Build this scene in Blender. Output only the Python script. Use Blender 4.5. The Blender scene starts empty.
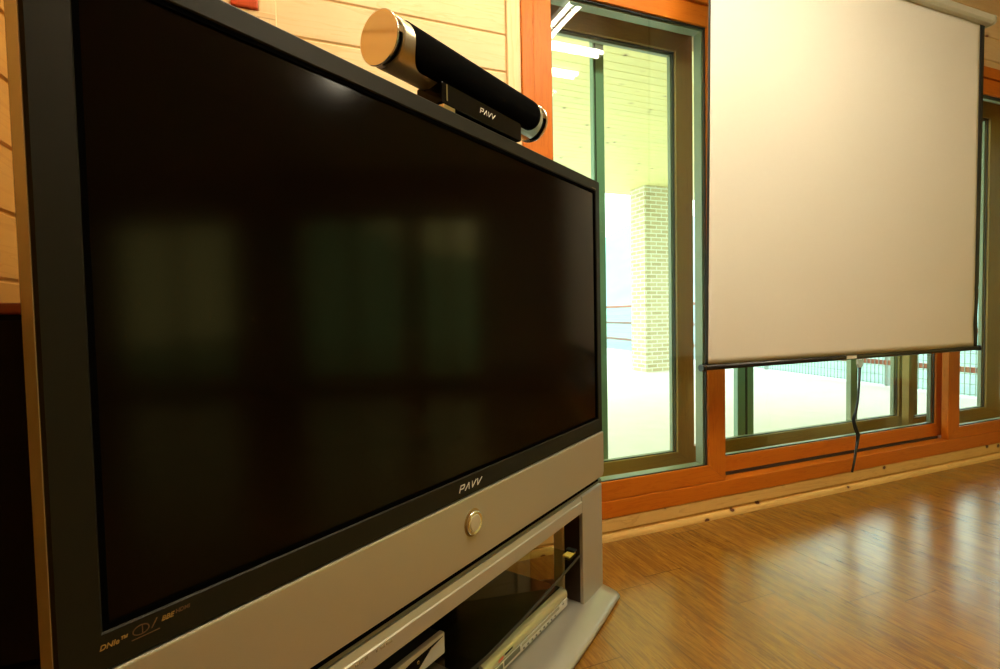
import bpy, bmesh, math, random
from mathutils import Vector, Matrix, Euler
random.seed(7)
S = bpy.context.scene
C = S.collection
PI = math.pi

# ------------------------------------------------------------------ camera
FPX, YAW, PITCH, ROLL, CAM_Z = 522.0, math.radians(68), math.atan(20 / 522), math.radians(1.15), 0.95
Fv = Vector((math.cos(YAW) * math.cos(PITCH), math.sin(YAW) * math.cos(PITCH), -math.sin(PITCH)))
R0 = Vector((math.sin(YAW), -math.cos(YAW), 0)); U0 = R0.cross(Fv)
Rv = R0 * math.cos(ROLL) - U0 * math.sin(ROLL); Uv = Rv.cross(Fv)
cd = bpy.data.cameras.new('camera'); cam = bpy.data.objects.new('camera', cd); C.objects.link(cam)
cam.matrix_world = Matrix(((Rv.x, Uv.x, -Fv.x, 0), (Rv.y, Uv.y, -Fv.y, 0), (Rv.z, Uv.z, -Fv.z, CAM_Z), (0, 0, 0, 1)))
cd.sensor_width = 36; cd.lens = FPX / 1000 * 36; cd.clip_start = 0.02; cd.clip_end = 600
S.camera = cam

# ------------------------------------------------------------------ world, exposure
SKY = 5.2
TUBE = 70.0
w = bpy.data.worlds.new('overcast_sky'); S.world = w; w.use_nodes = True
nt = w.node_tree; nt.nodes.clear()
wo = nt.nodes.new('ShaderNodeOutputWorld'); bg = nt.nodes.new('ShaderNodeBackground')
tc = nt.nodes.new('ShaderNodeTexCoord'); sx = nt.nodes.new('ShaderNodeSeparateXYZ'); cr = nt.nodes.new('ShaderNodeValToRGB')
nt.links.new(tc.outputs['Generated'], sx.inputs[0]); nt.links.new(sx.outputs['Z'], cr.inputs[0]); nt.links.new(cr.outputs[0], bg.inputs[0])
cr.color_ramp.elements[0].color = (0.96, 1.0, 0.98, 1); cr.color_ramp.elements[0].position = 0.0
cr.color_ramp.elements[1].color = (0.82, 0.93, 1.0, 1); cr.color_ramp.elements[1].position = 0.7
bg.inputs[1].default_value = SKY; nt.links.new(bg.outputs[0], wo.inputs[0])
vs = S.view_settings; vs.view_transform = 'Standard'; vs.look = 'None'; vs.gamma = 1; vs.exposure = 0.0; vs.use_curve_mapping = False
cy = S.cycles
cy.max_bounces = 10; cy.diffuse_bounces = 5; cy.glossy_bounces = 5; cy.transparent_max_bounces = 24
cy.use_denoising = True; cy.sample_clamp_indirect = 6.0; cy.caustics_reflective = False; cy.caustics_refractive = False; cy.blur_glossy = 0.5


# ------------------------------------------------------------------ materials
class NT:
    def __init__(s, name):
        s.m = bpy.data.materials.new(name); s.m.use_nodes = True; s.t = s.m.node_tree; s.t.nodes.clear()
        s.out = s.n('ShaderNodeOutputMaterial')
    def n(s, typ, **kw):
        nd = s.t.nodes.new(typ)
        for k, v in kw.items(): setattr(nd, k, v)
        return nd
    def l(s, a, b): s.t.links.new(a, b)
    def put(s, sock, v):
        if isinstance(v, (int, float)): sock.default_value = v
        elif isinstance(v, tuple): sock.default_value = (*v, 1) if len(v) == 3 and sock.type == 'RGBA' else v
        else: s.l(v, sock)
    def math(s, op, a, b=None, c=None):
        nd = s.n('ShaderNodeMath', operation=op); s.put(nd.inputs[0], a)
        if b is not None: s.put(nd.inputs[1], b)
        if c is not None: s.put(nd.inputs[2], c)
        return nd.outputs[0]
    def comb(s, x, y, z):
        nd = s.n('ShaderNodeCombineXYZ')
        for i, v in enumerate((x, y, z)): s.put(nd.inputs[i], v)
        return nd.outputs[0]
    def noise(s, vec, scale, detail=3, rough=0.5, dist=0.0):
        nd = s.n('ShaderNodeTexNoise'); s.l(vec, nd.inputs['Vector'])
        nd.inputs['Scale'].default_value = scale; nd.inputs['Detail'].default_value = detail
        nd.inputs['Roughness'].default_value = rough; nd.inputs['Distortion'].default_value = dist
        return nd.outputs['Fac']
    def ramp(s, fac, stops, interp='LINEAR'):
        nd = s.n('ShaderNodeValToRGB'); s.l(fac, nd.inputs[0]); e = nd.color_ramp.elements; nd.color_ramp.interpolation = interp
        while len(e) < len(stops): e.new(0.5)
        for el, (p, c) in zip(e, stops):
            el.position = p; el.color = (*c, 1) if isinstance(c, tuple) else (c, c, c, 1)
        return nd.outputs[0]
    def mix(s, fac, a, b, blend='MIX'):
        nd = s.n('ShaderNodeMix', data_type='RGBA', blend_type=blend)
        s.put(nd.inputs[0], fac); s.put(nd.inputs[6], a); s.put(nd.inputs[7], b)
        return nd.outputs[2]
    def bump(s, h, strength=0.3, dist=0.002):
        nd = s.n('ShaderNodeBump'); s.l(h, nd.inputs['Height']); nd.inputs['Strength'].default_value = strength
        nd.inputs['Distance'].default_value = dist
        return nd.outputs[0]
    def principled(s, base, rough=0.5, metal=0.0, spec=0.5, normal=None, **kw):
        p = s.n('ShaderNodeBsdfPrincipled'); s.put(p.inputs['Base Color'], base); s.put(p.inputs['Roughness'], rough)
        s.put(p.inputs['Metallic'], metal); p.inputs['Specular IOR Level'].default_value = spec
        if normal is not None: s.l(normal, p.inputs['Normal'])
        for k, v in kw.items(): s.put(p.inputs[k], v)
        s.l(p.outputs[0], s.out.inputs[0]); return p


def plain(name, col, rough=0.5, metal=0.0, spec=0.5, grain=0.0, gscale=300, **kw):
    m = NT(name); tcn = m.n('ShaderNodeTexCoord')
    base = col; nrm = None
    v = tcn.outputs['Object']
    f = m.noise(v, gscale, 2)
    base = m.mix(f, tuple(c * (1 - grain) for c in col), tuple(min(1, c * (1 + grain)) for c in col))
    m.principled(base, rough, metal, spec, nrm, **kw)
    return m.m


def wood(name, light, dark, knot, axis=0, pitch_axis=None, pitch=0.137, origin=0.0, rough=0.45, knots=1.0, grain=14.0, spec=0.3, coat=0.0, kscale=1.6):
    """axis: direction of the grain (0 x, 1 y, 2 z); pitch_axis: boards are counted along it"""
    m = NT(name); v = m.n('ShaderNodeTexCoord').outputs['Object']
    s = m.n('ShaderNodeSeparateXYZ'); m.l(v, s.inputs[0]); ax = [s.outputs[i] for i in range(3)]
    if pitch_axis is not None:
        idx = m.math('FLOOR', m.math('DIVIDE', m.math('SUBTRACT', ax[pitch_axis], origin), pitch))
        wn = m.n('ShaderNodeTexWhiteNoise', noise_dimensions='1D'); m.l(idx, wn.inputs['W']); rnd = wn.outputs['Value']
    else:
        rnd = None
    sc = [1.0, 1.0, 1.0]; sc[axis] = 0.07
    cs = []
    for i in range(3):
        e = m.math('MULTIPLY', ax[i], sc[i] * grain)
        if rnd is not None: e = m.math('ADD', e, m.math('MULTIPLY', rnd, 17.3 + 5 * i))
        cs.append(e)
    vec = m.comb(*cs)
    n1 = m.noise(vec, 1.0, 4, 0.6, 0.8)
    rings = m.math('FRACT', m.math('MULTIPLY', n1, 7.0))
    col = m.mix(m.ramp(rings, [(0, 0.0), (0.75, 0.15), (0.95, 0.6), (1, 0.0)]), light, dark)
    fine = m.noise(vec, 9.0, 3, 0.6)
    col = m.mix(m.math('MULTIPLY', fine, 0.35), col, dark)
    if rnd is not None:
        col = m.mix(m.math('MULTIPLY', rnd, 0.35), col, tuple(c * 0.75 for c in light))
    if knots:
        ks = [2.6, 2.6, 2.6]; ks[axis] = 2.0
        kv = m.comb(*[m.math('ADD', m.math('MULTIPLY', ax[i], ks[i]), (rnd if rnd is not None else 0.3)) for i in range(3)])
        vo = m.n('ShaderNodeTexVoronoi', feature='F1'); m.l(kv, vo.inputs['Vector']); vo.inputs['Scale'].default_value = kscale
        kd = m.math('ADD', vo.outputs['Distance'], m.math('MULTIPLY', m.noise(v, 40, 2), 0.03))
        col = m.mix(m.math('MULTIPLY', m.ramp(kd, [(0.0, 1.0), (0.045 * kscale / 1.6, 1.0), (0.085 * min(kscale / 1.6, 1.6), 0.25), (0.16 * min(kscale / 1.6, 1.4), 0.0)]), knots), col, knot)
    m.principled(col, rough, 0, spec, m.bump(n1, 0.15, 0.001), **({'Coat Weight': coat, 'Coat Roughness': 0.2} if coat else {}))
    return m.m


PINE_L, PINE_D, KNOT = (0.90, 0.71, 0.40), (0.80, 0.53, 0.22), (0.25, 0.07, 0.015)
M = {}
M['pine_x'] = wood('pine boards along x', PINE_L, PINE_D, KNOT, 0, 2, 0.137, 0.079)
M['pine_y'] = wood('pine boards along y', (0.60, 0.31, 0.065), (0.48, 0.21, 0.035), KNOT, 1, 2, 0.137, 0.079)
M['pine_z'] = wood('pine board upright', PINE_L, PINE_D, KNOT, 2, None)
M['pine_base'] = wood('pine baseboard', (0.82, 0.56, 0.19), (0.60, 0.32, 0.08), (0.10, 0.025, 0.008), 0, None, knots=1.0, kscale=4.2)
M['pine_ceiling'] = wood('pine ceiling boards', PINE_L, PINE_D, KNOT, 0, 1, 0.12)
M['soffit'] = wood('pine soffit boards', (0.88, 0.75, 0.34), (0.70, 0.54, 0.19), (0.16, 0.08, 0.03), 0, 1, 0.12, kscale=2.2)
M['orange_x'] = wood('orange stained frame wood rails', (0.60, 0.175, 0.012), (0.44, 0.095, 0.006), KNOT, 0, None, knots=0, rough=0.42, grain=30, spec=0.18)
M['orange_z'] = wood('orange stained frame wood stiles', (0.60, 0.175, 0.012), (0.44, 0.095, 0.006), KNOT, 2, None, knots=0, rough=0.42, grain=30, spec=0.18)
M['red_wood'] = wood('red stained wood', (0.50, 0.07, 0.012), (0.34, 0.035, 0.008), KNOT, 2, None, knots=0, rough=0.4)
M['brown_x'] = wood('brown frame rails', (0.42, 0.25, 0.065), (0.28, 0.15, 0.035), KNOT, 0, None, knots=0, rough=0.4, grain=30)
M['brown_z'] = wood('brown frame stiles', (0.42, 0.25, 0.065), (0.28, 0.15, 0.035), KNOT, 2, None, knots=0, rough=0.4, grain=30)
M['recess_shade'] = plain('dark groove', (0.03, 0.012, 0.005), 0.8)
M['aluminium'] = plain('grey green aluminium spacer', (0.26, 0.29, 0.20), 0.5, 0.2)
M['screen_frame'] = plain('green grey aluminium screen frame', (0.22, 0.33, 0.25), 0.45, 0.2)
M['gasket'] = plain('black rubber gasket', (0.012, 0.014, 0.010), 0.6)
M['tv_bezel'] = plain('charcoal television bezel', (0.010, 0.009, 0.004), 0.5, 0, 0.16, 0.1, 500)
M['black_gap'] = plain('black recess', (0.0015, 0.0015, 0.0015), 1.0, 0, 0.0)
M['tv_silver'] = plain('silver painted plastic', (0.48, 0.46, 0.36), 0.36, 0.55, 0.5, 0.03, 900)
M['stand_silver'] = plain('silver painted stand', (0.50, 0.49, 0.42), 0.34, 0.5, 0.5, 0.03, 900)
M['polished'] = plain('frosted cream column', (0.84, 0.80, 0.58), 0.3)
M['stand_dark'] = plain('dark brown stand lining', (0.035, 0.018, 0.008), 0.4)
M['housing'] = plain('black rear housing', (0.012, 0.012, 0.012), 0.55)
M['chrome'] = plain('chrome', (0.85, 0.85, 0.83), 0.08, 1.0)
M['champagne'] = plain('champagne silver', (0.66, 0.62, 0.46), 0.26, 0.6)
M['white_badge'] = plain('light badge', (0.80, 0.80, 0.74), 0.4)
M['gold_print'] = plain('dull gold print', (0.34, 0.22, 0.05), 0.5)
M['faint_print'] = plain('faint brown print', (0.12, 0.065, 0.02), 0.5)
M['red_print'] = plain('red print', (0.65, 0.06, 0.02), 0.5)
M['grille'] = plain('black speaker cloth', (0.002, 0.002, 0.002), 1.0, 0, 0.02, 0.5, 1500)
M['gloss_black'] = plain('gloss black plastic', (0.004, 0.004, 0.004), 0.12, 0, 0.15)
M['player_top'] = plain('dark player lid', (0.016, 0.016, 0.011), 0.22)
M['display'] = plain('grey green display window', (0.16, 0.18, 0.13), 0.15)
M['white_plastic'] = plain('off white plastic', (0.70, 0.70, 0.62), 0.35)
M['button_cream'] = plain('cream power button', (0.62, 0.58, 0.42), 0.3, 0.2)
M['cabinet_black'] = plain('black cabinet', (0.0025, 0.0015, 0.0015), 0.6, 0, 0.1)
M['cabinet_red'] = plain('dark red cabinet rim', (0.20, 0.03, 0.012), 0.35)
M['casing'] = plain('cream enamelled casing', (0.62, 0.62, 0.50), 0.4)
M['black_border'] = plain('black screen border', (0.006, 0.005, 0.006), 0.6)
M['bar_black'] = plain('black bar', (0.008, 0.008, 0.008), 0.35)
M['cord'] = plain('dark cord', (0.01, 0.014, 0.012), 0.5)
M['fence_mesh'] = plain('grey galvanised wire', (0.30, 0.34, 0.33), 0.5)
M['fence_rail'] = plain('red brown rail', (0.36, 0.10, 0.06), 0.5)
M['fixture'] = plain('white enamel fixture', (0.8, 0.8, 0.78), 0.4)
M['plaster'] = plain('warm brown wall board', (0.36, 0.22, 0.09), 0.7)
M['yellow_clip'] = plain('yellow clip', (0.75, 0.62, 0.12), 0.4)
M['dark_clip'] = plain('dark clip', (0.02, 0.025, 0.02), 0.4)


def mat_screen():
    m = NT('dark antiglare television screen')
    m.principled((0.0028, 0.0014, 0.0007), 0.12, 0, 0.12)
    return m.m
M['tv_screen'] = mat_screen()

def mat_fabric():
    m = NT('matte projection fabric'); v = m.n('ShaderNodeTexCoord').outputs['Object']
    f = m.noise(v, 700, 2)
    col = m.mix(f, (0.81, 0.79, 0.69), (0.85, 0.83, 0.73))
    m.principled(col, 0.9, 0, 0.1, m.bump(f, 0.08, 0.0005))
    return m.m
M['fabric'] = mat_fabric()

def mat_glass(name, tint, refl=1.0):
    m = NT(name)
    tr = m.n('ShaderNodeBsdfTransparent'); tr.inputs[0].default_value = (*tint, 1)
    gl = m.n('ShaderNodeBsdfGlossy'); gl.inputs['Roughness'].default_value = 0.0; gl.inputs[0].default_value = (refl, refl, refl, 1)
    fr = m.n('ShaderNodeFresnel'); fr.inputs[0].default_value = 1.5
    ge = m.n('ShaderNodeNewGeometry')
    fac = m.math('MULTIPLY', fr.outputs[0], m.math('SUBTRACT', 1.0, ge.outputs['Backfacing']))
    mx = m.n('ShaderNodeMixShader'); m.l(fac, mx.inputs[0]); m.l(tr.outputs[0], mx.inputs[1]); m.l(gl.outputs[0], mx.inputs[2])
    m.l(mx.outputs[0], m.out.inputs[0])
    return m.m
M['pane'] = mat_glass('green tinted window glass', (0.89, 0.975, 0.93))
M['pane_outer'] = mat_glass('outer window glass', (0.95, 0.99, 0.95), 0.4)
M['shelf_glass'] = mat_glass('smoked shelf glass', (0.72, 0.76, 0.62))
M['pane_dimmed'] = mat_glass('window glass with dimming tint', (0.66, 0.60, 0.32))  # dark tint added to weaken the side windows' reflection on the television
M['clear_plastic'] = plain('translucent grip plastic', (0.62, 0.72, 0.66), 0.25, 0, 0.5, 0, 300, **{'Transmission Weight': 0.3})

def mat_top_glass():
    m = NT('thick clear glass edge')
    m.principled((0.26, 0.32, 0.26), 0.10, 0.0, 0.6, None, **{'Transmission Weight': 0.3})
    return m.m
M['top_glass'] = mat_top_glass()

def mat_emit(name, col, st):
    m = NT(name); e = m.n('ShaderNodeEmission'); e.inputs[0].default_value = (*col, 1); e.inputs[1].default_value = st
    m.l(e.outputs[0], m.out.inputs[0]); return m.m
M['tube'] = mat_emit('lit fluorescent tube', (1.0, 0.88, 0.64), TUBE)

def mat_floor():
    m = NT('wood plank floor'); v = m.n('ShaderNodeTexCoord').outputs['Object']
    s = m.n('ShaderNodeSeparateXYZ'); m.l(v, s.inputs[0]); X, Y = s.outputs[0], s.outputs[1]
    xr = m.math('DIVIDE', m.math('ADD', X, 0.003), 0.165); row = m.math('FLOOR', xr); fx = m.math('FRACT', xr)
    w1 = m.n('ShaderNodeTexWhiteNoise', noise_dimensions='1D'); m.l(row, w1.inputs['W'])
    yr = m.math('ADD', m.math('DIVIDE', Y, 1.2), m.math('MULTIPLY', w1.outputs['Value'], 3.0)); col_i = m.math('FLOOR', yr); fy = m.math('FRACT', yr)
    w2 = m.n('ShaderNodeTexWhiteNoise', noise_dimensions='2D'); m.l(m.comb(row, col_i, 0), w2.inputs['Vector']); rnd = w2.outputs['Value']
    gv = m.comb(m.math('ADD', m.math('MULTIPLY', X, 26.0), m.math('MULTIPLY', rnd, 31.0)), m.math('ADD', m.math('MULTIPLY', Y, 1.9), m.math('MULTIPLY', rnd, 9.0)), 0.0)
    n1 = m.noise(gv, 1.0, 5, 0.65, 1.1); n2 = m.noise(gv, 7.0, 3, 0.6)
    rings = m.math('FRACT', m.math('MULTIPLY', n1, 5.0))
    col = m.mix(m.ramp(n1, [(0.25, 0.0), (0.75, 1.0)]), (0.40, 0.215, 0.026), (0.20, 0.085, 0.008))
    col = m.mix(m.ramp(rings, [(0, 0.0), (0.7, 0.1), (0.95, 0.8), (1, 0.0)]), col, (0.13, 0.042, 0.006))
    col = m.mix(m.ramp(n2, [(0.42, 0.0), (0.70, 0.85)]), col, (0.11, 0.038, 0.006))
    col = m.mix(m.math('MULTIPLY', rnd, 0.30), col, (0.40, 0.18, 0.035))
    vo = m.n('ShaderNodeTexVoronoi'); m.l(m.comb(m.math('MULTIPLY', X, 3.2), m.math('MULTIPLY', Y, 1.5), 0), vo.inputs['Vector']); vo.inputs['Scale'].default_value = 1.6
    col = m.mix(m.ramp(vo.outputs['Distance'], [(0.0, 0.75), (0.03, 0.5), (0.07, 0.0)]), col, (0.07, 0.025, 0.008))
    ex = m.math('MINIMUM', fx, m.math('SUBTRACT', 1.0, fx)); ey = m.math('MULTIPLY', m.math('MINIMUM', fy, m.math('SUBTRACT', 1.0, fy)), 7.0)
    e = m.math('MINIMUM', ex, ey); seam = m.ramp(e, [(0.0, 1.0), (0.006, 0.6), (0.012, 0.0)])
    col = m.mix(m.math('MULTIPLY', seam, 0.75), col, (0.05, 0.02, 0.008))
    rough = m.math('ADD', 0.17, m.math('MULTIPLY', n2, 0.10))
    m.principled(col, rough, 0, 0.8, m.bump(m.math('SUBTRACT', n2, m.math('MULTIPLY', seam, 1.5)), 0.12, 0.001))
    return m.m
M['floor'] = mat_floor()

def mat_deck():
    m = NT('pale speckled terrace'); v = m.n('ShaderNodeTexCoord').outputs['Object']
    f = m.noise(v, 6, 4, 0.7)
    m.principled(m.mix(m.ramp(f, [(0.35, 0.0), (0.7, 1.0)]), (0.86, 0.84, 0.84), (0.80, 0.76, 0.77)), 0.75)
    return m.m
M['deck'] = mat_deck()

def mat_brick():
    m = NT('sandy brick'); v = m.n('ShaderNodeTexCoord').outputs['Object']
    s = m.n('ShaderNodeSeparateXYZ'); m.l(v, s.inputs[0])
    bv = m.comb(m.math('ADD', s.outputs[0], s.outputs[1]), s.outputs[2], 0.0)
    b = m.n('ShaderNodeTexBrick'); m.l(bv, b.inputs['Vector'])
    b.inputs['Color1'].default_value = (0.64, 0.54, 0.35, 1); b.inputs['Color2'].default_value = (0.50, 0.40, 0.24, 1); b.inputs['Mortar'].default_value = (0.80, 0.78, 0.68, 1)
    b.inputs['Scale'].default_value = 1.0; b.inputs['Mortar Size'].default_value = 0.009; b.inputs['Brick Width'].default_value = 0.21; b.inputs['Row Height'].default_value = 0.067
    m.principled(b.outputs['Color'], 0.85, 0, 0.2, m.bump(b.outputs['Fac'], -0.5, 0.005))
    return m.m
M['brick'] = mat_brick()

def mat_hill():
    m = NT('hazy wooded hill'); v = m.n('ShaderNodeTexCoord').outputs['Object']
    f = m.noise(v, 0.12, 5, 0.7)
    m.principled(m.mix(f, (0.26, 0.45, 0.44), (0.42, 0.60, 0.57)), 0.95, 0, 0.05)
    return m.m
M['hill'] = mat_hill()
M['snow'] = plain('pale winter grass', (0.26, 0.36, 0.31), 0.95, 0, 0.1, 0.3, 0.8)


# ------------------------------------------------------------------ mesh helpers
class MB:
    def __init__(s): s.bm = bmesh.new(); s.mi = 0
    def box(s, x0, x1, y0, y1, z0, z1, mi=None):
        v = [s.bm.verts.new((x, y, z)) for x in (x0, x1) for y in (y0, y1) for z in (z0, z1)]
        for q in ((0, 1, 3, 2), (4, 6, 7, 5), (0, 4, 5, 1), (2, 3, 7, 6), (0, 2, 6, 4), (1, 5, 7, 3)):
            f = s.bm.faces.new([v[i] for i in q])
            if mi is not None: f.material_index = mi
        return s
    def prism(s, pts, plane, a0, a1, mi=None, smooth=False):
        """extrude the closed outline pts (2D) along the axis left out of plane ('xz' -> y ...)"""
        def P(p, a):
            return {'xz': (p[0], a, p[1]), 'yz': (a, p[0], p[1]), 'xy': (p[0], p[1], a)}[plane]
        A = [s.bm.verts.new(P(p, a0)) for p in pts]; B = [s.bm.verts.new(P(p, a1)) for p in pts]
        fs = [s.bm.faces.new(A), s.bm.faces.new(list(reversed(B)))]
        n = len(pts)
        for i in range(n):
            f = s.bm.faces.new([A[i], B[i], B[(i + 1) % n], A[(i + 1) % n]]); f.smooth = smooth; fs.append(f)
        if mi is not None:
            for f in fs: f.material_index = mi
        return s
    def tube(s, pts, r, n=12, cap=True, mi=None):
        pts = [Vector(p) for p in pts]; rings = []
        rs = r if isinstance(r, (list, tuple)) else [r] * len(pts)
        up = None
        for i, p in enumerate(pts):
            d = (pts[min(i + 1, len(pts) - 1)] - pts[max(i - 1, 0)]).normalized()
            if up is None:
                up = Vector((0, 0, 1)) if abs(d.z) < 0.9 else Vector((1, 0, 0))
            a = d.cross(up).normalized(); b = a.cross(d).normalized(); up = b
            rings.append([s.bm.verts.new(p + (a * math.cos(2 * PI * k / n) + b * math.sin(2 * PI * k / n)) * rs[i]) for k in range(n)])
        for i in range(len(rings) - 1):
            for k in range(n):
                f = s.bm.faces.new([rings[i][k], rings[i][(k + 1) % n], rings[i + 1][(k + 1) % n], rings[i + 1][k]]); f.smooth = True
                if mi is not None: f.material_index = mi
        if cap:
            s.bm.faces.new(list(reversed(rings[0]))); s.bm.faces.new(rings[-1])
        return s
    def lathe(s, prof, n=48, axis='x', c=(0, 0, 0)):
        """prof: list of (a, r) along the axis"""
        rings = []
        for a, r in prof:
            ring = []
            for k in range(n):
                t = 2 * PI * k / n
                if axis == 'x': p = (a, r * math.cos(t), r * math.sin(t))
                elif axis == 'y': p = (r * math.cos(t), a, r * math.sin(t))
                else: p = (r * math.cos(t), r * math.sin(t), a)
                ring.append(s.bm.verts.new((p[0] + c[0], p[1] + c[1], p[2] + c[2])))
            rings.append(ring)
        for i in range(len(rings) - 1):
            for k in range(n):
                f = s.bm.faces.new([rings[i][k], rings[i][(k + 1) % n], rings[i + 1][(k + 1) % n], rings[i + 1][k]]); f.smooth = True
        s.bm.faces.new(list(reversed(rings[0]))); s.bm.faces.new(rings[-1])
        return s
    def build(s, name, mat, parent=None, bevel=0.0, seg=2, loc=None, rot=None):
        bmesh.ops.recalc_face_normals(s.bm, faces=s.bm.faces[:])
        me = bpy.data.meshes.new(name); s.bm.to_mesh(me); s.bm.free()
        for mm in (mat if isinstance(mat, (list, tuple)) else [mat]): me.materials.append(mm)
        o = bpy.data.objects.new(name, me); C.objects.link(o)
        if parent is not None: o.parent = parent
        if loc: o.location = loc
        if rot: o.rotation_euler = rot
        if bevel:
            b = o.modifiers.new('bevel', 'BEVEL'); b.width = bevel; b.segments = seg; b.limit_method = 'ANGLE'; b.angle_limit = math.radians(40)
            b.harden_normals = False
        return o


def tag(o, label=None, cat=None, group=None, kind=None):
    if label: o['label'] = label
    if cat: o['category'] = cat
    if group: o['group'] = group
    if kind: o['kind'] = kind
    return o

def empty(name, loc=(0, 0, 0), rz=0):
    o = bpy.data.objects.new(name, None); C.objects.link(o); o.location = loc; o.rotation_euler = (0, 0, rz); o.empty_display_size = 0.05
    return o

def struct(o, label=None): return tag(o, label, None, None, 'structure')

def text_mesh(name, body, size, mat, parent, loc, rot, shear=0.0, ext=0.0006, space=1.0, align='CENTER', sx=1.0):
    cu = bpy.data.curves.new(name, 'FONT'); cu.body = body; cu.size = size; cu.extrude = ext; cu.shear = shear; cu.align_x = align; cu.align_y = 'CENTER'; cu.space_character = space
    cu.offset = size * 0.015
    tmp = bpy.data.objects.new('tmp_text', cu); C.objects.link(tmp)
    dg = bpy.context.evaluated_depsgraph_get(); me = bpy.data.meshes.new_from_object(tmp.evaluated_get(dg))
    bpy.data.objects.remove(tmp)
    me.name = name; me.materials.clear(); me.materials.append(mat)
    o = bpy.data.objects.new(name, me); C.objects.link(o); o.parent = parent; o.location = loc; o.rotation_euler = rot; o.scale = (sx, 1, 1)
    return o

def stroke_word(name, letters, h, th, adv, mat, parent, loc, shear=0.3, ext=0.0008, wx=1.7):
    """letters: list of lists of polylines in a unit cell, drawn in the local xz plane"""
    mb = MB()
    for i, pls in enumerate(letters):
        for pl in pls:
            for a, b in zip(pl[:-1], pl[1:]):
                A = Vector(((a[0] * wx + shear * a[1]) * h + i * adv, a[1] * h)); B = Vector(((b[0] * wx + shear * b[1]) * h + i * adv, b[1] * h))
                d = (B - A).normalized(); nn = Vector((-d.y, d.x)) * th / 2; A2 = A - d * th * 0.3; B2 = B + d * th * 0.3
                mb.prism([tuple(A2 + nn), tuple(A2 - nn), tuple(B2 - nn), tuple(B2 + nn)], 'xz', -ext, 0)
    return mb.build(name, mat, parent, loc=loc)

PAVV = [[[(0, 0), (0, 1), (0.55, 1), (0.6, 0.75), (0.5, 0.45), (0, 0.45)]],
        [[(0, 0), (0.38, 1), (0.6, 0)]],
        [[(0.05, 1), (0.28, 0), (0.66, 1)]],
        [[(0.05, 1), (0.28, 0), (0.75, 1)]]]

# ------------------------------------------------------------------ room shell
WY = 1.84                       # wall plane of the window side
XL, XR, YF, ZC = -0.52, 5.9, -4.6, 2.80
struct(MB().box(XL - 0.1, XR + 0.1, YF - 0.1, 1.93, -0.06, 0).build('floor', M['floor']))
struct(MB().box(XL - 0.1, XR + 0.1, YF - 0.1, 1.93, ZC, ZC + 0.08).build('ceiling', M['pine_ceiling']))

def board_wall(name, mat, lo, hi, z0, z1, axis, face, depth, sign, origin=0.079, pitch=0.137):
    """horizontal boards with V grooves; axis 'x' or 'y' runs lo..hi, face is the room side plane, sign points into the wall"""
    prof = []
    k = math.floor((z0 - origin) / pitch); z = origin + k * pitch; g, gd = 0.006, 0.006
    pts = [(face, z0)]
    while z < z1:
        if z > z0 + g and z < z1 - g:
            pts += [(face, z - g), (face + sign * gd, z - 0.0015), (face + sign * gd, z + 0.0015), (face, z + g)]
        z += pitch
    pts += [(face, z1), (face + sign * depth, z1), (face + sign * depth, z0)]
    mb = MB(); mb.prism(pts, 'yz' if axis == 'x' else 'xz', lo, hi)
    return mb.build(name, mat)

struct(board_wall('wall_back', M['pine_x'], XL - 0.05, 0.79, 0, ZC, 'x', WY, 0.1, 1))
struct(board_wall('wall_back_over_windows', M['pine_x'], 0.79, XR, 2.352, ZC, 'x', WY, 0.1, 1))
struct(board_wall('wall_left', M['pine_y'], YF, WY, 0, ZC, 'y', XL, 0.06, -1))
struct(MB().box(XL - 0.1, XR + 0.1, YF - 0.1, YF, 0, ZC).build('wall_front', M['plaster']))
# wall_right with three glazed openings
OPW = [(-3.9, -2.3), (-1.5, -0.1), (0.05, 0.85)]
mb = MB(); ys = [YF] + [v for p in OPW for v in p] + [WY + 0.1]
for i in range(0, len(ys), 2): mb.box(XR, XR + 0.12, ys[i], ys[i + 1], 0, ZC)
for a, b in OPW: mb.box(XR, XR + 0.12, a, b, 0, 0.12); mb.box(XR, XR + 0.12, a, b, 2.25, ZC)
struct(mb.build('wall_right', M['plaster']))

# trims on the window wall
struct(MB().box(0.791, 0.846, WY - 0.014, WY + 0.06, 0.0, ZC).build('trim_1', M['pine_z'], bevel=0.003))
struct(MB().box(-0.056, -0.004, WY - 0.012, WY - 0.0005, 1.0, ZC).build('trim_2', M['pine_z'], bevel=0.003))
struct(MB().box(-0.16, -0.004, WY - 0.013, WY - 0.0005, 1.895, 1.916).build('trim_3', M['pine_x'], bevel=0.003))
struct(MB().box(-0.133, -0.0565, WY - 0.024, WY - 0.0005, 1.9165, 2.35).build('trim_4', M['red_wood'], bevel=0.004))
struct(MB().box(-0.16, -0.1335, WY - 0.012, WY - 0.0005, 1.9165, 2.35).build('trim_5', M['pine_z'], bevel=0.003))

# pine baseboard: board, dark step, quarter round
struct(MB().prism([(1.93, 0), (1.93, 0.092), (1.822, 0.092), (1.818, 0.088), (1.818, 0.040), (1.828, 0.039), (1.828, 0.032), (1.8235, 0.031), (1.8235, 0.0)], 'yz', 0.0, XR).build('baseboard_back', M['pine_base']))
q = [(1.823, 0.0)] + [(1.823 - 0.016 * math.sin(t * PI / 12), 0.026 * math.cos(t * PI / 12)) for t in range(0, 7)]
struct(MB().prism(q, 'yz', 0.0, XR).build('trim_6', M['pine_base']))

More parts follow.
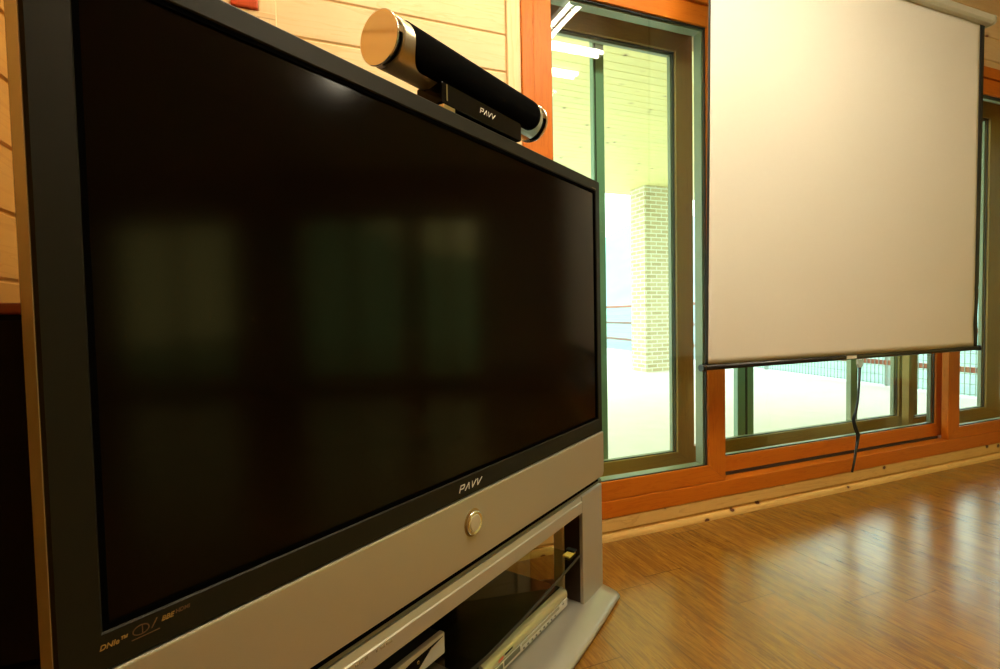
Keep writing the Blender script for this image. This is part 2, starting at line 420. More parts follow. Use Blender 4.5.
# inner window casing
struct(MB().box(0.846, XR, 1.815, 1.93, 0.094, 0.166).build('trim_7', M['orange_x'], bevel=0.003))
hd = MB(); hd.box(0.846, XR, 1.815, 1.93, 2.29, 2.352); hd.box(0.846, XR, 1.828, 1.93, 2.283, 2.29)
struct(hd.build('trim_8', M['orange_x'], bevel=0.003))
struct(MB().box(0.846, 0.894, 1.815, 1.93, 0.166, 2.288).build('trim_9', M['orange_z'], bevel=0.003))

def sash(name, x0, x1, z0, z1, y0, y1, wl, wr, wb, wt, mx, mz, glass, spacer=None, label=None):
    """a glazed frame: mitred stiles and rails, one pane, glazing reveal"""
    root = empty(name, ((x0 + x1) / 2, y0, z0)); struct(root, label)
    ox, oz = (x0 + x1) / 2, z0
    X0, X1, Z0, Z1 = x0 - ox, x1 - ox, 0.0, z1 - oz
    D = y1 - y0
    for n_, pts, mt in (('bottom_rail', [(X0, Z0), (X1, Z0), (X1 - wr, Z0 + wb), (X0 + wl, Z0 + wb)], mx),
                        ('top_rail', [(X0, Z1), (X1, Z1), (X1 - wr, Z1 - wt), (X0 + wl, Z1 - wt)], mx),
                        ('stile', [(X0, Z0), (X0, Z1), (X0 + wl, Z1 - wt), (X0 + wl, Z0 + wb)], mz),
                        ('stile', [(X1, Z0), (X1, Z1), (X1 - wr, Z1 - wt), (X1 - wr, Z0 + wb)], mz)):
        e = 0.0006
        MB().prism(pts, 'xz', 0, D).build(n_, mt, root, bevel=0.002)
    a, b, c, d = X0 + wl, X1 - wr, Z0 + wb, Z1 - wt
    gy = D * 0.45
    MB().box(a - 0.004, b + 0.004, gy, gy + 0.006, c - 0.004, d + 0.004).build('glass_pane', glass, root)
    g = MB(); t = 0.006
    g.box(a, a + t, gy - 0.006, gy, c, d); g.box(b - t, b, gy - 0.006, gy, c, d); g.box(a, b, gy - 0.006, gy, c, c + t * 0.6); g.box(a, b, gy - 0.006, gy, d - t, d)
    g.build('gasket', M['gasket'], root)
    if spacer:
        s = MB(); t = 0.012; y_a, y_b = gy + 0.007, gy + 0.007 + spacer
        s.box(a + 0.001, a + t, y_a, y_b, c, d); s.box(b - t, b - 0.001, y_a, y_b, c, d); s.box(a + t, b - t, y_a, y_b, c - 0.001, c + 0.002); s.box(a + t, b - t, y_a, y_b, d - t, d - 0.001)
        s.build('glazing_spacer', M['aluminium'], root)
    return root

sash('window_1', 0.896, 1.845, 0.168, 2.281, 1.822, 1.858, 0.078, 0.100, 0.077, 0.086, M['orange_x'], M['orange_z'], M['pane'], 0.045)
struct(MB().box(1.846, 3.538, 1.874, 1.93, 0.1665, 0.1795).build('trim_19', M['recess_shade']))  # dark strip painting in the recess shadow below the middle sash rail
sash('window_2', 1.79, 3.60, 0.180, 2.281, 1.880, 1.916, 0.06, 0.07, 0.074, 0.086, M['orange_x'], M['orange_z'], M['pane'], 0.02)
sash('window_3', 3.54, 5.60, 0.168, 2.281, 1.822, 1.858, 0.108, 0.10, 0.066, 0.086, M['orange_x'], M['orange_z'], M['pane'], 0.02)
struct(MB().box(5.602, XR, 1.815, 1.93, 0.166, 2.288).build('trim_10', M['orange_z'], bevel=0.003))
# cavity and outer windows
struct(MB().box(0.80, XR, 1.932, 2.12, 0.02, 0.188).build('trim_11', M['brown_x']))
struct(MB().box(0.80, XR, 1.932, 2.12, 2.26, 2.42).build('trim_12', M['brown_x']))
struct(MB().box(0.80, 0.90, 1.932, 2.12, 0.188, 2.26).build('trim_13', M['brown_z']))
struct(MB().box(XR - 0.1, XR, 1.932, 2.12, 0.188, 2.26).build('trim_14', M['brown_z']))
sash('window_4', 0.902, 1.812, 0.190, 2.258, 1.985, 2.025, 0.09, 0.100, 0.082, 0.098, M['brown_x'], M['brown_z'], M['pane_outer'], 0.02)
sash('window_5', 1.95, 3.64, 0.190, 2.258, 2.040, 2.080, 0.09, 0.18, 0.088, 0.098, M['brown_x'], M['brown_z'], M['pane_outer'], 0.02)
struct(MB().box(1.814, 1.948, 2.045, 2.075, 0.190, 0.272).build('trim_15', M['brown_x']))
sash('window_6', 3.46, 4.43, 0.190, 2.258, 1.985, 2.025, 0.05, 0.16, 0.082, 0.098, M['brown_x'], M['brown_z'], M['pane_outer'], 0.02)
sash('window_7', 4.42, 5.78, 0.190, 2.258, 2.040, 2.080, 0.09, 0.10, 0.088, 0.098, M['brown_x'], M['brown_z'], M['pane_outer'], 0.02)
# aluminium screen frame stiles beyond the outer windows
for i, (a, b) in enumerate([(1.350, 1.408), (2.235, 2.350), (3.14, 3.20)]):
    mb = MB(); mb.box(a, b, 2.122, 2.150, 0.10, 2.40)
    if i < 2: mb.box(a + (b - a) * (0.12 if i == 0 else 0.48), a + (b - a) * (0.2 if i == 0 else 0.58), 2.118, 2.122, 0.19, 2.26, 1)
    struct(mb.build('trim_%d' % (16 + i), [M['screen_frame'] if i < 2 else M['aluminium'], M['gasket']]))
# right wall windows
for i, (a, b) in enumerate(OPW):
    root = struct(empty('window_%d' % (8 + i), (XR + 0.04, (a + b) / 2, 0.12)))
    h = (b - a) / 2; fr = MB()
    fr.box(0, 0.05, -h, -h + 0.07, 0, 2.13); fr.box(0, 0.05, h - 0.07, h, 0, 2.13); fr.box(0, 0.05, -h + 0.07, h - 0.07, 0, 0.07); fr.box(0, 0.05, -h + 0.07, h - 0.07, 2.06, 2.13)
    fr.box(0, 0.05, -0.04, 0.04, 0.07, 2.06)
    fr.build('frame', M['orange_z'], root, bevel=0.003)
    MB().box(0.02, 0.026, -h + 0.06, h - 0.06, 0.06, 2.07).build('glass_pane', M['pane_dimmed'], root)

# ------------------------------------------------------------------ terrace and beyond
def fx(y): return 6.62 + (y - 2.0) * 0.1475       # the terrace rail line
struct(MB().prism([(-3.0, 2.12), (fx(2.0) + 0.12, 2.12), (fx(12.9) + 0.12, 12.9), (-3.0, 12.9)], 'xy', -0.25, -0.05).build('terrace_floor', M['deck']))
sf = MB(); y = 2.12
pts = [(2.12, 3.0)]
while y < 7.6:
    y += 0.12; pts += [(y - 0.004, 3.0), (y, 3.006), (y + 0.004, 3.0)]
pts += [(7.72, 3.0), (7.72, 3.16), (2.12, 3.16)]
sf.prism(pts, 'yz', -3.0, 7.6)
struct(sf.build('soffit', M['soffit']))
struct(MB().box(-3.0, 7.6, 1.94, 2.12, 2.42, 3.0).build('wall_outside_header', M['plaster']))
struct(MB().box(-120, 200, 13.5, 160, -3.2, -3.0).build('ground', M['snow']))
struct(MB().box(7.6 + 1.2, 200, -60, 13.4, -3.2, -3.0).build('ground_beside_terrace', M['snow']))
# hill
bm = bmesh.new(); rnd = random.Random(3); nx, ny = 60, 8; grid = []
for i in range(nx + 1):
    rowv = []
    ang = math.radians(-25 + 125 * i / nx)
    ridge = 16 + 7 * math.sin(i * 0.21 + 0.9) + 2.5 * math.sin(i * 0.55) + rnd.random() * 0.8
    for j in range(ny + 1):
        t = j / ny; r = 70 + 75 * t
        rowv.append(bm.verts.new((r * math.cos(ang), r * math.sin(ang), -3.1 + (ridge + 4) * (math.sin(t * PI / 2) ** 1.3) + (rnd.random() - 0.5) * 0.8 * (0 < j < ny))))
    grid.append(rowv)
for i in range(nx):
    for j in range(ny):
        f = bm.faces.new([grid[i][j], grid[i + 1][j], grid[i + 1][j + 1], grid[i][j + 1]]); f.smooth = True
me = bpy.data.meshes.new('hill'); bm.to_mesh(me); bm.free(); me.materials.append(M['hill'])
o = bpy.data.objects.new('hill', me); C.objects.link(o); struct(o)

# brick pillar
bp = MB().box(-0.25, 0.25, -0.19, 0.19, 0, 3.049).build('brick_pillar', M['brick'], loc=(5.665, 7.22, -0.05), bevel=0.004)
tag(bp, 'sandy brick pillar standing on the white terrace outside the left window', 'pillar')

# terrace fence: rails, posts, wire mesh
fy0, fy1 = 2.2, 12.8
root = empty('terrace_fence', (fx(fy0), fy0, -0.05), 0)
tag(root, 'fence of red-brown rails and white wire mesh along the terrace edge outside', 'fence')
L = math.hypot(fx(fy1) - fx(fy0), fy1 - fy0); ang = math.atan2(fy1 - fy0, fx(fy1) - fx(fy0)); root.rotation_euler = (0, 0, ang)
for z in (0.30, 0.72, 1.14): MB().box(0, L, -0.025, 0.025, z - 0.03, z + 0.03).build('rail', M['fence_rail'], root, bevel=0.004)
k = 0.0
while k <= L: 
    MB().box(k - 0.025, k + 0.025, -0.085, -0.031, 0, 1.2).build('post', M['fence_mesh'], root, bevel=0.003); k += 2.1
mb = MB(); k = 0.0
while k <= L: mb.box(k - 0.0035, k + 0.0035, 0.030, 0.037, 0.02, 1.12); k += 0.055
z = 0.04
while z < 1.12: mb.box(0, L, 0.037, 0.043, z - 0.003, z + 0.003); z += 0.11
mb.build('wire_mesh', M['fence_mesh'], root)

# ------------------------------------------------------------------ ceiling lights
FIX = [('x', 1.20, 0.55, 1.70, 'ceiling tube light nearest the windows, seen mirrored in the left window'),
       ('x', 1.50, 0.21, 1.10, 'second ceiling tube light back from the windows, behind the nearest one'),
       ('y', 1.59, 0.83, 0.37, 'short ceiling tube light running towards the left window'),
       ('y', 0.30, 1.15, 0.62, 'ceiling tube light in the corner over the television'),
       ('x', 3.12, -0.05, 0.34, 'short ceiling tube light in the middle of the room, glinting on the television screen')]
for ax, x, y, ln, lab in FIX:
    root = empty('ceiling_light', (x, y, ZC), 0 if ax == 'x' else PI / 2); tag(root, lab, 'ceiling light', 'fluorescent ceiling lights')
    MB().prism([(-0.06, 0), (0.06, 0), (0.045, -0.045), (-0.045, -0.045)], 'yz', -ln / 2 - 0.02, ln / 2 + 0.02).build('housing', M['fixture'], root, bevel=0.003)
    for s in (-1, 1):
        MB().tube([(-ln / 2, s * 0.028, -0.075), (ln / 2, s * 0.028, -0.075)], 0.014, 12).build('tube', M['tube'], root)
    for e in (-1, 1): mb = MB(); mb.box(e * (ln / 2 + 0.009) - 0.008, e * (ln / 2 + 0.009) + 0.008, -0.045, 0.045, -0.092, -0.044); mb.build('lamp_holder', M['fixture'], root)

# ------------------------------------------------------------------ television and stand share a frame turned 33.6 degrees
A = math.radians(33.6); T = Vector((math.cos(A), math.sin(A), 0)); N = Vector((math.sin(A), -math.cos(A), 0))
def tvp(x, y, z): return T * (x + 0.9025) - N * (0.70 + y) + Vector((0, 0, z))

def rounded(x0, x1, z0, z1, r, corners=(1, 1, 1, 1), n=5):
    """outline in xz; corners: bl, br, tr, tl"""
    pts = []
    for (cx, cz, a0, on) in ((x0, z0, 180, corners[0]), (x1, z0, 270, corners[1]), (x1, z1, 0, corners[2]), (x0, z1, 90, corners[3])):
        if not on: pts.append((cx, cz)); continue
        ox = cx + (r if cx == x0 else -r); oz = cz + (r if cz == z0 else -r)
        for k in range(n + 1):
            a = math.radians(a0 + 90 * k / n); pts.append((ox + r * math.cos(a), oz + r * math.sin(a)))
    return pts

tv = empty('television', tvp(0, 0, 0.400), A)
tag(tv, 'large television with black bezel and silver speaker panel, on the silver stand', 'television')
H0 = 0.400
X0, X1 = -0.7275, 0.714
SX0, SX1, SZ0, SZ1 = -0.684, 0.684, 0.600 - H0, 1.343 - H0
TOP, BZ = 1.377 - H0, 0.556 - H0
# bezel: front ring with an inward chamfer, 4.5 cm deep
bz = MB()
def ring(b, o, i, y0, y1):
    (ox0, ox1, oz0, oz1), (ix0, ix1, iz0, iz1) = o, i
    b.box(ox0, ix0, y0, y1, oz0, oz1); b.box(ix1, ox1, y0, y1, oz0, oz1); b.box(ix0, ix1, y0, y1, oz0, iz0); b.box(ix0, ix1, y0, y1, iz1, oz1)
bmv = bz.bm
def loop(x0, x1, z0, z1, y): return [bmv.verts.new(p) for p in ((x0, y, z0), (x1, y, z0), (x1, y, z1), (x0, y, z1))]
loops = [loop(X0, X1, BZ, TOP, 0.045), loop(X0, X1, BZ, TOP, 0.003), loop(X0 + 0.003, X1 - 0.003, BZ + 0.001, TOP - 0.003, 0.0),
         loop(SX0 - 0.002, SX1 + 0.002, SZ0 - 0.002, SZ1 + 0.002, 0.0), loop(SX0, SX1, SZ0, SZ1, 0.002), loop(SX0, SX1, SZ0, SZ1, 0.0055)]
for a, b in zip(loops[:-1], loops[1:]):
    for k in range(4): bmv.faces.new([a[k], a[(k + 1) % 4], b[(k + 1) % 4], b[k]])
bz.build('bezel', M['tv_bezel'], tv)
MB().box(X0 - 0.0012, X0 - 0.0002, 0.004, 0.044, 0.407 - H0, TOP).build('side_panel', M['tv_silver'], tv)
MB().box(X0, X0 + 0.006, 0.0455, 0.050, BZ, TOP).build('side_seam', M['black_gap'], tv)
# thin black gap around the screen and the screen itself
g = MB(); t = 0.007; ring(g, (SX0 + 0.0002, SX1 - 0.0002, SZ0 + 0.0002, SZ1 - 0.0002), (SX0 + t, SX1 - t, SZ0 + t, SZ1 - t), 0.0025, 0.0052)
g.build('screen_gap', M['black_gap'], tv)
MB().box(SX0 - 0.004, SX1 + 0.004, 0.0056, 0.020, SZ0 - 0.004, SZ1 + 0.004).build('screen', M['tv_screen'], tv)
# silver speaker panel below, lip at its top, rounded bottom corners
sp = MB(); sp.prism(rounded(X0, X1, 0.407 - H0, BZ - 0.002, 0.018, (1, 1, 0, 0)), 'xz', -0.004, 0.045)
sp.build('speaker_panel', M['tv_silver'], tv, bevel=0.003)
# side shells, silver-brown, tapering rear housing
MB().prism([(X0 + 0.03, 0.0505), (X1 - 0.03, 0.0505), (X1 - 0.12, 0.16), (X1 - 0.42, 0.40), (X0 + 0.42, 0.40), (X0 + 0.12, 0.16)], 'xy', 0.03, TOP - 0.001).build('rear_housing', M['housing'], tv, bevel=0.01)
MB().box(X0 + 0.04, X1 - 0.04, 0.0, 0.05, -0.003, 0.0065).build('foot_rail', M['black_gap'], tv)
# power button
pb = MB().lathe([(-0.0105, 0.0205), (-0.0125, 0.023), (-0.0105, 0.0262), (-0.0042, 0.0270)], 48, 'y').build('power_button', M['chrome'], tv, loc=(-0.006, 0, 0.494 - H0))
MB().lathe([(-0.0122, 0.0165), (-0.0112, 0.0180), (-0.0106, 0.0185)], 48, 'y').build('button_cap', M['button_cream'], pb)
MB().lathe([(-0.00425, 0.030), (-0.00405, 0.0305)], 48, 'y').build('button_surround', M['gold_print'], pb)
stroke_word('badge', PAVV, 0.0135, 0.0022, 0.0195, M['white_badge'], tv, (-0.046, -0.0002, 0.5705 - H0), 0.4)
# small print at the bottom left of the bezel
RX = (PI / 2, 0, 0)
text_mesh('print_mark', 'DNIe\u2122', 0.0085, M['gold_print'], tv, (-0.675, -0.0006, 0.5835 - H0), RX, 0.25, 0.0003)
mb = MB()
for k in range(24):
    a0, a1 = 2 * PI * k / 24, 2 * PI * (k + 1) / 24
    mb.prism([(0.009 * math.cos(a0), 0.006 * math.sin(a0)), (0.009 * math.cos(a1), 0.006 * math.sin(a1)), (0.0078 * math.cos(a1), 0.005 * math.sin(a1)), (0.0078 * math.cos(a0), 0.005 * math.sin(a0))], 'xz', -0.0006, -0.0001)
mb.box(0.001, 0.002, -0.0006, -0.0001, -0.005, 0.005); mb.prism([(0.0105, -0.004), (0.012, -0.004), (0.018, 0.006), (0.0165, 0.006)], 'xz', -0.0006, -0.0001)
mb.box(-0.010, 0.020, -0.0006, -0.0001, -0.0092, -0.0082)
mb.build('print_mark', M['faint_print'], tv, loc=(-0.647, 0, 0.5850 - H0))
text_mesh('print_mark', 'BBE', 0.0085, M['gold_print'], tv, (-0.6185, -0.0006, 0.5865 - H0), RX, 0.3, 0.0003)
text_mesh('print_mark', 'HDMI', 0.0068, M['faint_print'], tv, (-0.6005, -0.0006, 0.5880 - H0), RX, 0.1, 0.0003)
MB().box(0.655, 0.683, -0.0006, 0.001, 1.3475 - H0, 1.3500 - H0).build('print_mark', M['faint_print'], tv)

# ------------------------------------------------------------------ stand
st = empty('tv_stand', tvp(0, 0.10, 0.0), A)
tag(st, 'silver stand with glass top and shelf under the television, on the plank floor', 'tv stand')
oy = -0.10
def Y(y): return y + oy
# curved base plate with a lifted, rolled front edge
def front(x): return -0.058 - 0.034 * (1 - (x / 0.70) ** 2)
bm_ = MB(); b = bm_.bm; nx = 40; prof = [(0.0, 0.012), (0.003, 0.020), (0.012, 0.026), (0.04, 0.034), (0.075, 0.040)]
cols = []
for i in range(nx + 1):
    x = -0.705 + 1.41 * i / nx; f0 = front(x)
    col = [b.verts.new((x, Y(f0 + 0.004), 0.004))]
    for dy, z in prof: col.append(b.verts.new((x, Y(f0 + dy), z)))
    xb = x * 0.62
    col.append(b.verts.new((x * 1.02, Y(0.06), 0.040))); col.append(b.verts.new((xb, Y(0.40), 0.040))); col.append(b.verts.new((xb, Y(0.40), 0.004)))
    cols.append(col)
for i in range(nx):
    m_ = len(cols[0])
    for j in range(m_ - 1):
        f = b.faces.new([cols[i][j], cols[i + 1][j], cols[i + 1][j + 1], cols[i][j + 1]]); f.smooth = j < 6
    b.faces.new([cols[i][-1], cols[i + 1][-1], cols[i + 1][0], cols[i][0]])
b.faces.new(cols[0]); b.faces.new(list(reversed(cols[-1])))
bm_.build('base_plate', M['stand_silver'], st)
# front frame: two uprights and a beam with a crease, one plate
for s in (-1, 1):
    xa, xb = sorted((s * 0.553, s * 0.702))
    up = MB().box(xa, xb, Y(0.0), Y(0.012), 0.036, 0.381).build('upright', M['stand_silver'], st, bevel=0.002)
    la, lb = sorted((s * 0.556, s * 0.695))
    MB().box(la, lb, Y(0.0125), Y(0.066), 0.041, 0.330).build('upright_lining', M['stand_dark'], up)
    pa, pb_ = sorted((s * 0.552, s * 0.60))
    MB().box(pa, pb_, Y(0.068), Y(0.105), 0.041, 0.382).build('rear_column', M['polished'], st, bevel=0.006, seg=3)
MB().prism([(Y(0.0), 0.331), (Y(0.0), 0.3645), (Y(0.003), 0.3665), (Y(0.006), 0.381), (Y(0.03), 0.381), (Y(0.03), 0.331)], 'yz', -0.5525, 0.5525).build('front_beam', M['stand_silver'], st, bevel=0.0008)
MB().box(-0.40, 0.30, Y(0.30), Y(0.315), 0.041, 0.383).build('back_panel', M['stand_dark'], st, bevel=0.002)
# glass top: wide trapezoid slab
gt = MB(); gt.prism([(-0.715, Y(0.004)), (0.708, Y(0.004)), (0.708, Y(0.09)), (0.36, Y(0.40)), (-0.36, Y(0.40)), (-0.715, Y(0.09))], 'xy', 0.3855, 0.3965)
gt.build('glass_top', M['top_glass'], st, bevel=0.002)
# glass shelf, bowed front
fp = [(0.545 * (1 - 2 * k / 20), Y(0.010 - 0.038 * (1 - abs(1 - 2 * k / 20) ** 1.3))) for k in range(21)]
MB().prism(fp + [(-0.40, Y(0.29)), (0.40, Y(0.29)), (0.545, Y(0.11))], 'xy', 0.192, 0.199).build('glass_shelf', M['shelf_glass'], st)
MB().prism([(x_, y_ - 0.0002) for x_, y_ in fp] + [(x_, y_ - 0.003) for x_, y_ in reversed(fp)], 'xy', 0.1915, 0.1995).build('shelf_edge', M['dark_clip'], st)
for s in (-1, 1):
    cl = MB().box(s * 0.525 - 0.022, s * 0.525 + 0.022, Y(0.022), Y(0.046), 0.1995, 0.206).build('shelf_clip', M['yellow_clip'], st, bevel=0.002)
    MB().box(s * 0.541 - 0.010, s * 0.541 + 0.010, Y(0.020), Y(0.050), 0.2062, 0.213).build('clip_screw', M['dark_clip'], cl, bevel=0.002)
# small printed marks on the beam
mb = MB()
for a_, b_ in ((-0.335, -0.329), (-0.326, -0.318), (-0.314, -0.308), (-0.288, -0.285), (-0.278, -0.268), (-0.264, -0.250)): mb.box(a_, b_, Y(-0.0012), Y(-0.0002), 0.3565, 0.361)
mb.build('print_mark', M['champagne'], st)

# ------------------------------------------------------------------ disc recorder on the base plate
rec = empty('disc_recorder', tvp(0.294, 0.034, 0.0405), A)
tag(rec, 'dark-topped disc recorder with pale silver front, on the base plate of the stand', 'disc recorder')
W = 0.430; RH = 0.062
MB().prism([(0.022, 0.010), (0.022, RH), (0.29, RH), (0.29, 0.010)], 'yz', -W / 2 + 0.003, W / 2 - 0.003).build('body', M['player_top'], rec, bevel=0.003)
arc = [(0.021, RH)] + [(0.021 - 0.021 * math.sin(math.radians(a)), RH - 0.020 + 0.020 * math.cos(math.radians(a))) for a in range(15, 91, 15)]
fpn = MB().prism(arc + [(0.0, 0.036), (0.021, 0.036)], 'yz', -W / 2, W / 2, smooth=False).build('front_lip', M['champagne'], rec, bevel=0.001)
MB().box(-W / 2 + 0.001, W / 2 - 0.001, 0.002, 0.0205, 0.0335, 0.0358).build('front_gap', M['black_gap'], rec)
fl = MB().box(-W / 2, W / 2, 0.0, 0.021, 0.008, 0.0333).build('front_panel', M['white_plastic'], rec, bevel=0.0015)
MB().box(-0.052, 0.16, -0.0008, 0.001, 0.0235, 0.031).build('disc_tray', M['champagne'], fl)
MB().box(-0.135, -0.060, -0.0008, 0.001, 0.0165, 0.031).build('display_window', M['display'], fl)
MB().box(-0.205, -0.142, -0.0008, 0.001, 0.0165, 0.031).build('display_window', M['display'], fl)
for k in range(9):
    x = -0.045 + k * 0.022
    MB().box(x, x + 0.006, -0.0016, 0.0005, 0.0130, 0.0165).build('button', M['dark_clip'], fl)
MB().box(-0.130, -0.095, -0.0005, 0.001, 0.044, 0.0475).build('print_mark', M['black_gap'], fpn)
text_mesh('print_mark', 'DVD', 0.010, M['red_print'], fpn, (-0.150, -0.0006, 0.044), RX, 0.2, 0.0004)
text_mesh('print_mark', 'HD', 0.006, M['black_gap'], fl, (0.185, -0.0008, 0.0265), RX, 0.1, 0.0003)
for sx_ in (-1, 1):
    for yy in (0.05, 0.25): MB().lathe([(0.0, 0.012), (0.010, 0.013)], 16, 'z').build('foot', M['dark_clip'], rec, loc=(sx_ * 0.17, yy, 0.0))

# ------------------------------------------------------------------ set top box on the glass shelf
bx = empty('set_top_box', tvp(-0.215, 0.048, 0.1995), A)
tag(bx, 'white fronted set-top box with a black swoosh, on the smoked glass shelf', 'set top box')
MB().box(-0.162, 0.162, 0.014, 0.20, 0.006, 0.052).build('body', M['housing'], bx, bevel=0.002)
fc = MB().box(-0.165, 0.165, 0.0, 0.0135, 0.006, 0.054).build('front_panel', M['white_plastic'], bx, bevel=0.002)
MB().prism([(0.160, 0.0475), (0.120, 0.040), (0.085, 0.020), (0.062, 0.0078), (-0.06, 0.0078), (-0.02, 0.030), (0.06, 0.0435)], 'xz', -0.0007, 0.0005).build('swoosh', M['gloss_black'], fc)
MB().lathe([(-0.002, 0.0035), (0.0, 0.0042)], 24, 'y').build('button', M['chrome'], fc, loc=(0.079, -0.0008, 0.034))
MB().box(-0.150, 0.150, 0.01, 0.19, 0.0, 0.0055).build('foot_rail', M['dark_clip'], bx)

# ------------------------------------------------------------------ sound bar on top of the television
BR = 0.0500
sb = empty('sound_bar', tvp(0.087, 0.05, 1.377), A)
tag(sb, 'silver tubular sound bar with black front and mirror ends, on top of the television', 'speaker')
BL0, BL1 = -0.262, 0.262; BC = 0.101
body = MB().lathe([(BL0, BR - 0.004), (BL0 + 0.004, BR), (BL1 - 0.004, BR), (BL1, BR - 0.004)], 64, 'x', (0, 0, BC)).build('body', M['champagne'], sb)
# cloth: a stadium-shaped patch wrapped round the front
gr = MB(); gb = gr.bm; R2 = BR + 0.0012; xa, xb = BL0 + 0.030, BL1 - 0.020; rr = 0.038; nu, nv = 60, 16; gridv = []
th0, th1 = math.radians(-58), math.radians(84)
for i in range(nu + 1):
    u = i / nu; x = xa + (xb - xa) * (0.5 - 0.5 * math.cos(PI * u))
    dd = min(x - xa, xb - x); hw = 1.0 if dd >= rr else math.sqrt(max(0.0, 1 - ((rr - dd) / rr) ** 2)) * 0.72 + 0.28
    row = []
    for j in range(nv + 1):
        q_ = 2 * j / nv - 1; hh = 1.0 if (q_ > 0 and x - xa < rr) else hw
        th = (th0 + th1) / 2 + (th1 - th0) / 2 * hh * q_
        row.append(gb.verts.new((x, -R2 * math.cos(th), BC + R2 * math.sin(th))))
    gridv.append(row)
for i in range(nu):
    for j in range(nv):
        f = gb.faces.new([gridv[i][j], gridv[i][j + 1], gridv[i + 1][j + 1], gridv[i + 1][j]]); f.smooth = True
gro = gr.build('speaker_cloth', M['grille'], sb)
sm = gro.modifiers.new('solid', 'SOLIDIFY'); sm.thickness = 0.002; sm.offset = 0
for e, x in ((-1, BL0), (1, BL1)):
    nk = MB().lathe([(0.0005 * e, BR * 0.86), (0.014 * e, BR * 0.86)], 48, 'x').build('end_collar', M['gloss_black'], sb, loc=(x, 0, BC))
    MB().lathe([(0.0142 * e, BR * 0.99), (0.0165 * e, BR + 0.0015), (0.0190 * e, BR + 0.0015), (0.0200 * e, BR - 0.001)], 64, 'x').build('end_cap', M['chrome'], sb, loc=(x, 0, BC))
    for k in range(3):
        mbb = MB(); a_ = math.radians(60 + 110 * k); mbb.box(min(0.001 * e, 0.014 * e), max(0.001 * e, 0.014 * e), BR * 0.84 * math.cos(a_) - 0.006, BR * 0.84 * math.cos(a_) + 0.006, BR * 0.84 * math.sin(a_) - 0.006, BR * 0.84 * math.sin(a_) + 0.006); mbb.build('collar_tab', M['chrome'], nk)
ft = MB(); ft.prism(rounded(-0.145, 0.165, 0.013, 0.060, 0.006), 'xz', -0.038, 0.032); ft.box(-0.14, 0.15, -0.015, 0.03, 0.0, 0.0135)
foot = ft.build('mounting_foot', M['gloss_black'], sb, bevel=0.002)
MB().box(-0.132, -0.128, -0.0396, -0.0382, 0.022, 0.056).build('foot_pin', M['chrome'], foot)
MB().box(-0.143, -0.105, -0.040, -0.0152, 0.0, 0.0125).build('foot_bracket', M['chrome'], foot)
stroke_word('badge', PAVV, 0.011, 0.0018, 0.0145, M['white_badge'], foot, (-0.012, -0.0382, 0.034), 0.25)

# ------------------------------------------------------------------ pull-down projection screen
ps = empty('projection_screen', (2.54, 1.65, 2.43))
tag(ps, 'cream pull-down projection screen with black edges hanging in front of the middle window', 'projection screen')
oz = -2.43; ox = -2.54
# casing with an octagonal profile and end caps
prof = [(-0.036, 0.010), (-0.026, 0.0), (0.026, 0.0), (0.042, 0.012), (0.042, 0.044), (0.030, 0.056), (-0.016, 0.056), (-0.036, 0.040)]
cs = MB().prism(prof, 'yz', 1.47 + ox, 3.500 + ox).build('casing', M['casing'], ps, bevel=0.003)
for xe in (1.458, 3.5005):
    MB().prism([(p[0] * 1.06, (p[1] - 0.028) * 1.06 + 0.028) for p in prof], 'yz', xe + ox, xe + 0.012 + ox).build('end_cap', M['casing'], ps, bevel=0.003)
for xe in (1.75, 3.30):
    MB().box(xe + ox - 0.02, xe + ox + 0.02, 0.0425, 0.174, 0.015, 0.050).build('wall_bracket', M['casing'], ps, bevel=0.002)
def sheet(name, xt0, xt1, xb0, xb1, mat, yoff=0.0, n=36, mz=60):
    s_ = MB(); bb = s_.bm; g_ = []
    for j in range(mz + 1):
        t = j / mz; z = 0.004 + (0.728 - 2.434) * t
        row = []
        for i in range(n + 1):
            u = i / n; x = (xt0 + (xt1 - xt0) * u) * (1 - t) + (xb0 + (xb1 - xb0) * u) * t + ox
            U = (x - ox - 1.575) / 1.89
            y_ = 0.0030 * math.exp(-((z + 1.40) / 0.012) ** 2)
            y_ += 0.006 * math.exp(-((U - 0.93 + (z + 1.70) * -0.35) / 0.022) ** 2) * max(0, 1 - abs(z + 1.70) / 0.30)
            y_ += 0.004 * math.sin(U * 5 + 1) * t
            row.append(bb.verts.new((x, y_ + yoff, z)))
        g_.append(row)
    for j in range(mz):
        for i in range(n):
            f = bb.faces.new([g_[j][i], g_[j][i + 1], g_[j + 1][i + 1], g_[j + 1][i]]); f.smooth = True
    o_ = s_.build(name, mat, ps); sd = o_.modifiers.new('solid', 'SOLIDIFY'); sd.thickness = 0.0012; sd.offset = 0
    return o_
sheet('screen_fabric', 1.606, 3.437, 1.582, 3.418, M['fabric'], n=90)
sheet('black_border', 1.594, 1.6055, 1.568, 1.5815, M['black_border'], n=2)
sheet('black_border', 3.4375, 3.480, 3.4185, 3.454, M['black_border'], n=2)
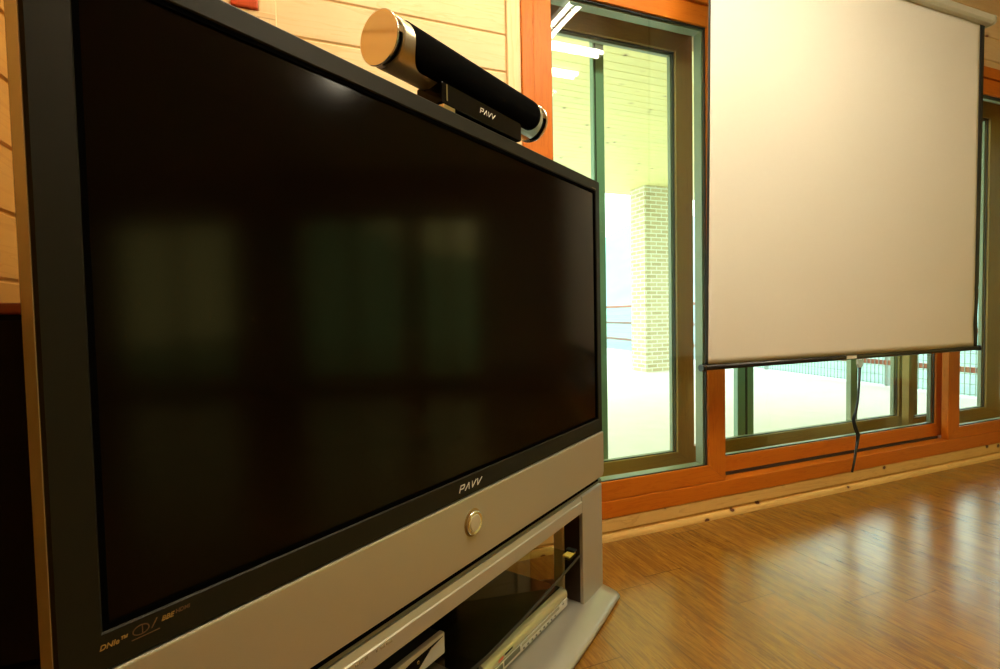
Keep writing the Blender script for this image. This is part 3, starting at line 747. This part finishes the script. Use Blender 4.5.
bar = MB().tube([(1.550 + ox, 0, 0.717 + oz), (3.468 + ox, 0, 0.717 + oz)], 0.0115, 20).build('bottom_bar', M['bar_black'], ps)
for xe in (1.550, 3.468): MB().tube([(xe + ox - 0.010, 0, 0.717 + oz), (xe + ox + 0.010, 0, 0.717 + oz)], 0.0145, 20).build('bar_end', M['bar_black'], bar)
MB().box(2.395 + ox, 2.462 + ox, -0.0135, -0.0118, 0.711 + oz, 0.725 + oz).build('bar_label', M['white_badge'], bar)
pc = MB().prism([(-0.016, 0.0), (0.016, 0.0), (0.018, -0.022), (0.007, -0.040), (-0.007, -0.040), (-0.018, -0.022)], 'xz', -0.006, 0.006).build('pull_grip', M['clear_plastic'], ps, loc=(2.503 + ox, 0.0, 0.7035 + oz), bevel=0.002)
c1 = [(2.507, 0.664), (2.500, 0.58), (2.493, 0.51), (2.478, 0.45), (2.466, 0.417), (2.484, 0.375), (2.502, 0.342), (2.492, 0.30), (2.481, 0.272), (2.470, 0.22), (2.454, 0.168)]
MB().tube([(x + ox, 0.0, z + oz) for x, z in c1], 0.0052, 8).build('pull_cord', M['cord'], ps)
MB().tube([(x + ox + (0.008 * math.sin(i * 0.9)), 0.006, z + oz + 0.002) for i, (x, z) in enumerate(c1)][:-2], 0.0036, 8).build('pull_cord', M['cord'], ps)

# ------------------------------------------------------------------ black cabinet in the corner
cb = empty('corner_cabinet', (-0.395, 0.86, 0))
tag(cb, 'tall black cabinet with a dark red rim, in the corner left of the television', 'cabinet')
MB().prism(rounded(-0.118, 0.118, 0.0, 0.962, 0.012, (0, 0, 1, 1)), 'xz', 0.006, 0.26).build('body', M['cabinet_black'], cb, bevel=0.002)
MB().box(-0.118, 0.118, 0.0, 0.26, 0.9625, 0.978).build('top_rim', M['cabinet_red'], cb, bevel=0.004)
for z0, z1 in ((0.03, 0.50), (0.506, 0.955)):
    MB().box(-0.114, 0.114, -0.004, 0.0055, z0, z1).build('door', M['cabinet_black'], cb, bevel=0.003)
